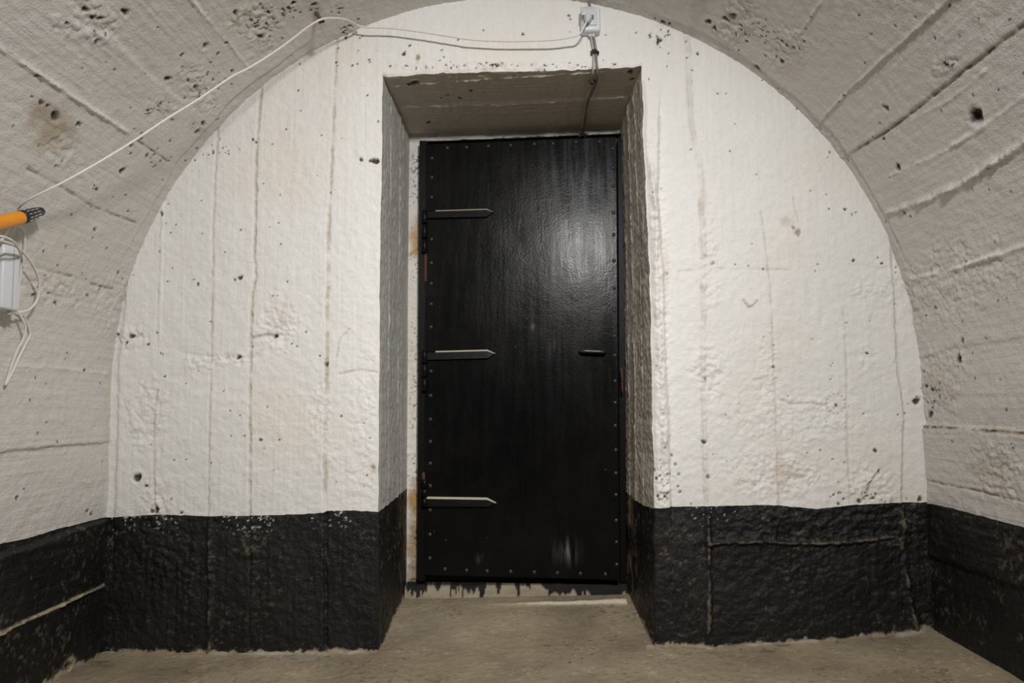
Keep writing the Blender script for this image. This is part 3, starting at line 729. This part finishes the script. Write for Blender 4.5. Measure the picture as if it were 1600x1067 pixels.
c = mixc(nt, mathn(nt, 'MULTIPLY', sepa.outputs[1], ramp(nt, n2, .42, .70)), c, (.085, .088, .100))
nt.links.new(c, b.inputs['Base Color'])
rr = mathn(nt, 'ADD', .19, mathn(nt, 'MULTIPLY', ramp(nt, n2, .35, .70), .09)); nt.links.new(mathn(nt, 'ADD', rr, mathn(nt, 'MULTIPLY', n5, .06)), b.inputs['Roughness'])
b.inputs['Specular IOR Level'].default_value = .13
nb = bump(nt, n2, .0005); nb = bump(nt, n5, .0008, 1, nb); nb = bump(nt, n3, .0004, 1, nb); nt.links.new(nb, b.inputs['Normal'])
M_DOOR = m
TL, TR, BL, BR = L(666, 226), L(962, 214), L(662, 898), L(968, 906)
lf_ = Buf(); nu_, nv_ = 80, 170
u = np.linspace(0, 1, nu_)[:, None, None]; t = np.linspace(0, 1, nv_)[None, :, None]
A = [np.array(q) for q in (BL, BR, TL, TR)]
P = (A[0] * (1 - u) + A[1] * u) * (1 - t) + (A[2] * (1 - u) + A[3] * u) * t
wv = .0022 * fbm(P[..., 0] * 3.2, P[..., 2] * 2.4, 900, 3)
P[..., 1] += wv
cc = np.zeros(P.shape)
def blob(px, py, rx, ry, k):
    q = L(px, py); g = np.exp(-(((P[..., 0] - q.x) / (rx * .0029)) ** 2 + ((P[..., 2] - q.z) / (ry * .0029)) ** 2)); return k * g
cc[..., 0] = np.clip(blob(884, 862, 14, 15, .75) + blob(752, 874, 6, 6, .5) + blob(955, 335, 8, 60, .45) + blob(835, 510, 6, 4, .5) + blob(868, 545, 8, 14, .35), 0, 1)
cc[..., 1] = np.clip(blob(912, 320, 40, 85, 1.0) + blob(890, 270, 30, 40, .4), 0, 1)  # streaky lamp sheen painted into the door colour, along with scuffs
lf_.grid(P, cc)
B = P.copy(); B[..., 1] += .045
ring = lambda a, b_: np.stack([a, b_], 1)
for e in (P[0], P[-1], P[:, 0], P[:, -1]):
    bk = e.copy(); bk[..., 1] += .05; lf_.grid(ring(e, bk), np.zeros((len(e), 2, 3)))
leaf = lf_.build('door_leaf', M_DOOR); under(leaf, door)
# rivets, sharing one mesh
bm = bmesh.new(); bmesh.ops.create_uvsphere(bm, u_segments=8, v_segments=5, radius=.0092)
bmesh.ops.delete(bm, geom=[v for v in bm.verts if v.co.z < -.001], context='VERTS')
bm.transform(Matrix.Rotation(math.radians(90), 4, 'X') @ Matrix.Diagonal((1, 1, .65, 1)))
rv = bpy.data.meshes.new('rivet'); bm.to_mesh(rv); bm.free(); rv.materials.append(M_RIVET); rv.polygons.foreach_set('use_smooth', [True] * len(rv.polygons))
spots = [(675 - (y - 230) * .0055, y) for y in (247, 277, 308, 374, 411, 443, 475, 511, 580, 618, 655, 690, 724, 759, 797, 835, 872)]
spots += [(957.5 + (y - 230) * .0095, y) for y in (232, 262, 290, 332, 367, 407, 450, 485, 525, 555, 595, 629, 665, 703, 739, 773, 813, 847, 882)]
spots += [(699, 231), (729, 230), (763, 228), (798, 227), (835, 225), (864, 224), (900, 222), (937, 221)]
spots += [(695, 889), (729, 891), (761, 892), (798, 893), (835, 894), (871, 895), (907, 896), (946, 897)]
for x, y in spots:
    o = link(bpy.data.objects.new('rivet', rv)); o.location = L(x, y, YL - .001) - Vector(door.location); o.parent = door
# hinges: pointed strap with dust on its top edge, barrel on the post
def hinge(pts, by0, by1):
    f = [L(*p, YL - .016) for p in pts]; n = len(f)
    bm = bmesh.new(); bk = [bm.verts.new(p + Vector((0, .016, 0))) for p in f]
    ch = [Vector((0, .003, -.0085)), Vector((0, .003, -.0085)), Vector((-.007, .003, -.001))] + [Vector((0, 0, 0))] * (n - 4) + [Vector((0, .003, -.0085))]
    fr = [bm.verts.new(p + c) for p, c in zip(f, ch)]
    bm.faces.new(fr)
    for i in range(n):
        j = (i + 1) % n
        fc = bm.faces.new((fr[i], bk[i], bk[j], fr[j]))
        if i in (0, 1): fc.material_index = 1
    bm.faces.new(bk[::-1])
    bmesh.ops.recalc_face_normals(bm, faces=bm.faces[:])
    h = mesh_obj('hinge', bm, [M_IRON, M_DUST], smooth=False); under(h, door)
    bm = bmesh.new()
    cuts = np.linspace(by0, by1, 4)
    for a, c_ in zip(cuts[:-1], cuts[1:]):
        p0, p1 = L(663.5, a + 1, YL - .012), L(663.5, c_ - 1, YL - .012); tube(bm, [p0, p0 + (p1 - p0) * .04, p0 + (p1 - p0) * .96, p1], [.009, .0125, .0125, .009], 12)
    bb = mesh_obj('hinge_barrel', bm, M_IRON); bb.parent = h
hinge([(680, 327), (760, 324.5), (773, 330.5), (760, 338.5), (666, 340.5), (666, 327.5)], 327, 396)
hinge([(680, 547.5), (761, 545.5), (775, 552), (762, 559.5), (664, 562), (664, 548)], 546, 612)
hinge([(664, 776.5), (761, 778), (776, 786), (763, 791.5), (664, 791.5), (663, 776.7)], 748, 793)
# hinge post and lock-side strip of the frame
def bar(name, p, wx, Yc, dy, mat, root):
    bm = bmesh.new(); a, c_ = L(*p[0], Yc, False), L(*p[1], Yc, False)
    ax = (c_ - a).normalized(); ln = (c_ - a).length
    rbox(bm, (a + c_) / 2, EX, EY, ax, wx, dy, ln, .003, 2)
    return under(mesh_obj(name, bm, mat, smooth=False), root)
bar('frame_post', ((663, 224), (660, 905)), .036, YL + .040, .07, M_IRON, door)
bar('frame_post', ((968.5, 222), (972.5, 908)), .030, YL + .045, .06, M_IRON, door)
bar('frame_head', ((664, 224.5), (967, 212.5)), .020, YL + .045, .05, M_IRON, door).rotation_euler = (0, 0, 0)
for (x, y0, y1, wdt) in ((665, 392, 440, .012), (662, 738, 752, .014), (972, 575, 595, .010), (972, 596, 612, .008)):
    bm = bmesh.new(); a, c_ = L(x, y0, YL + .002), L(x, y1, YL + .002)
    pts = 9
    for k in range(pts - 1):
        pass
    rbox(bm, (a + c_) / 2, EX, EY, EZ, wdt, .006, abs(a.z - c_.z), .002, 2)
    for v in bm.verts: v.co.x += random.uniform(-.002, .002)
    r = under(mesh_obj('rust_flake', bm, M_RUST), door); r['label'] = 'rusty bare patch on the frame edge'
# pull handle
bm = bmesh.new(); a, c_ = L(908, 548.5, YL - .03), L(945, 549.5, YL - .03)
tube(bm, spline([a + Vector((.004, .034, 0)), a + Vector((.001, .012, 0)), a + Vector((.012, 0, 0)), (a + c_) / 2, c_ - Vector((.012, 0, 0)), c_ + Vector((-.001, .012, 0)), c_ + Vector((-.004, .034, 0))], 8), .0082, 12)
under(mesh_obj('handle', bm, M_RIVET), door)['label'] = 'short black horizontal bar handle'

# ------------------------------------------------------------------ socket, plug and cords
sc = Vector(atY(922.5, 34, -.022)); sock = meta(empty('wall_socket', (sc.x, 0.0, sc.z)), 'white surface mounted wall socket above the recess with its cover lifted', 'socket')
bm = bmesh.new(); rbox(bm, (sc.x, -.022, sc.z), EX, EY, EZ, .076, .046, .096, .011, 4); under(mesh_obj('box', bm, M_PLASTIC), sock)
bm = bmesh.new(); rbox(bm, (sc.x - .006, -.0475, sc.z + .006), EX, EY, EZ, .056, .006, .070, .0028, 3)
under(mesh_obj('face_plate', bm, M_PLASTIC2), sock)
bm = bmesh.new(); cov = Matrix.Rotation(math.radians(-34), 3, 'X')
rbox(bm, (sc.x - .015, -.068, sc.z + .016), EX, cov @ EY, cov @ EZ, .050, .006, .060, .0022, 3); under(mesh_obj('cover', bm, M_PLASTIC), sock)
bm = bmesh.new()
for k in (0, 1): tube(bm, [Vector((sc.x - .002 + k * .013, -.016, sc.z - .047)), Vector((sc.x - .002 + k * .013, -.016, sc.z - .058))], [.0075, .006], 10)
under(mesh_obj('cable_gland', bm, M_PLASTIC2), sock)
# plug + long white cord
plug_p = Vector((sc.x - .014, -.075, sc.z - .012))
cord = meta(empty('extension_cord', (plug_p.x, 0, plug_p.z)), 'long thin white power cord slung from the socket across the arch to the left wall', 'cord')
bm = bmesh.new(); tube(bm, spline([plug_p + Vector((.001, .026, .004)), plug_p + Vector((0, .008, .003)), plug_p + Vector((-.001, -.004, -.004)), plug_p + Vector((-.003, -.006, -.014)), plug_p + Vector((-.006, -.005, -.022))], 4), [.016] * 5 + [.015] * 4 + [.012] * 4 + [.0075] * 3 + [.005], 14)
under(mesh_obj('plug', bm, M_PLASTIC2), cord)
tip = plug_p + Vector((-.005, -.005, -.018))
pts = [tip] + [atY(x, y, -s) for x, y, s in ((905, 53.5, .075), (885, 59.5, .07), (860, 62.5, .066), (830, 63.8, .062), (790, 64.2, .06), (740, 62.2, .06), (700, 56.5, .06), (655, 49.5, .06), (612, 44.2, .06), (572, 42.5, .062), (556, 38.5, .066), (558, 39.5, .066))]
def vp(x, y, off): return onV(x, y, off)[2]
pts += [vp(x, y, o) for x, y, o in ((543, 31.5, .042), (529, 28.6, .050), (514, 28.4, .062), (500, 31, .072), (480, 43, .076), (450, 66, .085), (420, 87, .105), (387, 107, .125), (360, 121, .14), (310, 155, .155), (260, 186, .16), (206, 222, .155), (150, 256, .14), (100, 284, .115), (62, 303, .085), (38, 316, .05), (27, 328, .022), (20, 341, .014), (15, 355, .014))]
pts += [vp(10, 365, .02), vp(2, 375, .045), vp(-10, 382, .065), vp(-6, 374, .07), vp(8, 378, .07), vp(20, 382, .065), vp(35, 393, .05), vp(51, 414, .045), vp(61, 440, .04), vp(59, 465, .04), vp(49, 481, .04), vp(36, 487, .035), vp(28, 488, .03)]
bm = bmesh.new(); tube(bm, spline(pts, 10), .0034, 10); under(mesh_obj('cable', bm, M_CORD), cord)
bm = bmesh.new(); tube(bm, spline([vp(-8, 368, .095), vp(9, 371, .095), vp(24, 381, .085), vp(34, 404, .03), vp(31, 424, .018), vp(28, 440, .012)], 10), .0032, 10)
tube(bm, spline([vp(18, 362, .010), vp(24, 353, .010), vp(33, 356, .012), vp(38.5, 370, .014), vp(38, 390, .012), vp(34, 420, .008), vp(30, 446, .008), vp(28, 466, .010), vp(27, 482, .014)], 10), .0032, 10)
under(mesh_obj('cable_loop', bm, M_CORD), cord)
# white power box on the left wall
pb = vp(12, 438, .0)
s_, Y_, _ = onV(12, 438)
x_, z_, nx_, nz_ = prof(np.array(s_)); N = Vector((float(nx_), 0, float(nz_))); T = Vector((-float(nz_), 0, float(nx_)))
box = meta(empty('power_box', pb), 'white plastic power box on the left wall with cord looped around it', 'power box')
ctr = Vector(vp(0, 438, .026)); 
def side_axes(px, py):
    s, Y, p = onV(px, py); x, z, nx, nz = prof(np.array(s)); n = Vector((float(nx), 0, float(nz))); return n, Vector((-n.z, 0, n.x))
N, T = side_axes(5, 438)
Yfar = onV(22, 438, .03)[1]
N, T = EX, EZ
c0 = Vector(vp(22, 438, .028)); c0.y = Yfar - .034
bm = bmesh.new(); rbox(bm, c0, N, EY, T, .040, .066, .186, .007, 4); under(mesh_obj('casing', bm, M_PLASTIC), box)
bm = bmesh.new(); rbox(bm, c0 + N * .0196 + EY * .006, N, EY, T, .0016, .0014, .172, 0); under(mesh_obj('seam', bm, M_GREY, smooth=False), box)
bm = bmesh.new(); e = c0 - T * .093 + EY * .022
tube(bm, [e + T * .004, e - T * .006, e - T * .012], [.008, .007, .005], 10); under(mesh_obj('strain_relief', bm, M_PLASTIC2), box)
# doubled cord hanging below the box
t2 = meta(empty('hanging_cord', e), 'doubled white cord end hanging below the white power box', 'cord')
bm = bmesh.new(); tube(bm, spline([e - T * .004, vp(29, 491, .03), vp(37, 502, .035), vp(40, 515, .035), vp(36, 530, .033), vp(28, 546, .03), vp(19, 568, .025), vp(12, 590, .02), vp(8.5, 601, .018), vp(11, 598, .014), vp(20, 580, .012), vp(30, 558, .012), vp(39, 540, .012), vp(47, 522, .012), vp(42, 504, .012), vp(32, 491, .012), vp(20, 482, .010)], 10), .0032, 10)
under(mesh_obj('cable', bm, M_CORD), t2)
# orange tube with black slotted cap
p0, p1, p2, p3 = (Vector(vp(-75, 366, .05)), Vector(vp(34, 339.5, .05)), Vector(vp(40, 338, .05)), Vector(vp(66, 329.5, .042)))
tb = meta(empty('orange_tube', p1), 'orange tube with black slotted end cap lying against the left wall', 'tube')
bm = bmesh.new(); tube(bm, [p0, p0 + (p1 - p0) * .5, p0 + (p1 - p0) * .97, p1], [.019, .019, .019, .0175], 20); under(mesh_obj('tube_body', bm, M_ORANGE), tb)
bm = bmesh.new(); ax = p3 - p1
tube(bm, [p1 - ax * .02, p1 + ax * .04, p1 + ax * .45, p1 + ax * .9, p1 + ax * .97, p1 + ax], [.0185, .0195, .0175, .0130, .0115, .007], 20); under(mesh_obj('end_cap', bm, M_BLACKP), tb)
an = ax.normalized(); q1 = an.orthogonal().normalized(); q2 = an.cross(q1)
for k in range(12):
    a_ = 2 * math.pi * k / 12; dr = q1 * math.cos(a_) + q2 * math.sin(a_); bm = bmesh.new()
    for f0, f1 in ((.13, .27), (.34, .48), (.55, .72)):
        r0 = np.interp([f0, f1], [.04, .45, .9], [.0195, .0175, .0130])
        tube(bm, [p1 + ax * f0 + dr * (r0[0] + .0002), p1 + ax * f1 + dr * (r0[1] + .0002)], .0011, 6)
    under(mesh_obj('slot_rib', bm, M_PLASTIC2), tb)
# cable clip at the arch
a_ = Vector(vp(494, 20, 0))
clip = meta(empty('cable_clip', a_), 'dark cable clip holding the white cord at the top left of the arch', 'clip')
bm = bmesh.new(); st = Vector(vp(493, 19, -.01)); en = Vector(vp(503, 33, .058))
tube(bm, [st, st + (en - st) * .3, st + (en - st) * .33, en], [.0085, .0085, .0065, .0065], 12); under(mesh_obj('clip_body', bm, plain('dark_grey_clip', (.075, .08, .085), .45)), clip)
bm = bmesh.new(); tube(bm, [en - Vector((.012, .0, .004)), en + Vector((.008, 0, .002))], .0058, 10); under(mesh_obj('clip_hook', bm, M_BLACKP), clip)

# two old cables from the socket over the lintel to the door head
def on_wall(x, y, off): return atY(x, y, -off)
def on_soff(x, y, off): return atZ(x, y, float(ZT(np.array(.25))) - off)
def two(name, label, wallp, soffp, r, mat):
    P_ = [on_wall(*q) for q in wallp] + [on_soff(*q) for q in soffp]
    o = meta(empty(name, P_[0]), label, 'cable'); bm = bmesh.new(); tube(bm, spline(P_, 8), r, 10)
    under(mesh_obj('sheath', bm, mat), o); return o
two('grey_cable', 'darker grey cable from the socket over the recess edge to the door head', [(927, 50, .016), (929, 64, .012), (931, 78, .012), (932, 92, .012), (933, 104, .012)], [(933.5, 116, .010), (932, 128, .010), (926, 142, .010), (920, 155, .012), (916, 170, .012), (914.5, 186, .010), (911, 205, .010)], .0046, M_GREY)
two('beige_cable', 'paler beige cable beside the grey one, bent round the recess edge', [(922, 50, .016), (924.5, 64, .012), (927, 78, .012), (927.5, 92, .012), (927, 104, .014)], [(926, 115, .012), (923.5, 126, .010), (921.5, 140, .014), (918, 152, .021), (915, 164, .022), (912.5, 182, .021), (909, 203, .020)], .0042, M_BEIGE)
two('grey_cable', 'grey cable rising from the top of the socket to the crown of the vault', [(923, 14, .016), (921, 6, .012), (919, -4, .012), (917, -18, .012)], [], .0046, M_GREY)
def strap(p, nrm, across, wd, ht, lab):
    o = meta(empty('cable_saddle', p), lab, 'cable clip', 'black saddles along the old cables'); al = nrm.cross(across)
    bm = bmesh.new(); n_ = 9; rr_ = []
    for k in range(n_):
        a_ = math.pi * k / (n_ - 1); rr_.append(p + across * (-math.cos(a_) * wd * .34) + nrm * (math.sin(a_) * .012))
    rr_ = [p - across * wd * .5] + rr_ + [p + across * wd * .5]
    for k in range(len(rr_) - 1):
        q = []
        for off in (0, .0025):
            for (pt) in (rr_[k], rr_[k + 1]):
                for sgn in (-1, 1): q.append(bm.verts.new(pt + nrm * off + al * sgn * ht / 2))
        for f_ in ((0, 1, 3, 2), (4, 6, 7, 5), (0, 4, 5, 1), (2, 3, 7, 6), (0, 2, 6, 4), (1, 5, 7, 3)): bm.faces.new([q[i] for i in f_])
    bmesh.ops.recalc_face_normals(bm, faces=bm.faces[:])
    under(mesh_obj('saddle_band', bm, M_BLACKP, smooth=False), o)
    bm = bmesh.new(); h_ = p + across * wd * .44 + nrm * .003; tube(bm, [h_ - nrm * .004, h_ + nrm * .002, h_ + nrm * .004], [.004, .004, .002], 8); under(mesh_obj('nail', bm, M_IRON), o)
    return o
strap(Vector(on_wall(929, 83, .006)), -EY, EX, .032, .018, 'black cable saddle on the white wall between socket and recess')
strap(Vector(on_soff(925, 126, .004)), -EZ, EX, .026, .014, 'black cable saddle under the front edge of the recess soffit')
strap(Vector(atY(910, 211, YL + .018)), -EY, EX, .030, .016, 'black cable saddle above the top edge of the door')
# pebble by the sill
pp = atZ(722, 937, .058); bm = bmesh.new(); bmesh.ops.create_icosphere(bm, subdivisions=2, radius=.0075)
for v in bm.verts: v.co = Vector((v.co.x * random.uniform(.85, 1.2), v.co.y, v.co.z * .7))
o = mesh_obj('pebble', bm, M_STONE); o.location = Vector((pp[0], pp[1], .060)); meta(o, 'tiny white stone chip on the floor before the door sill', 'stone')
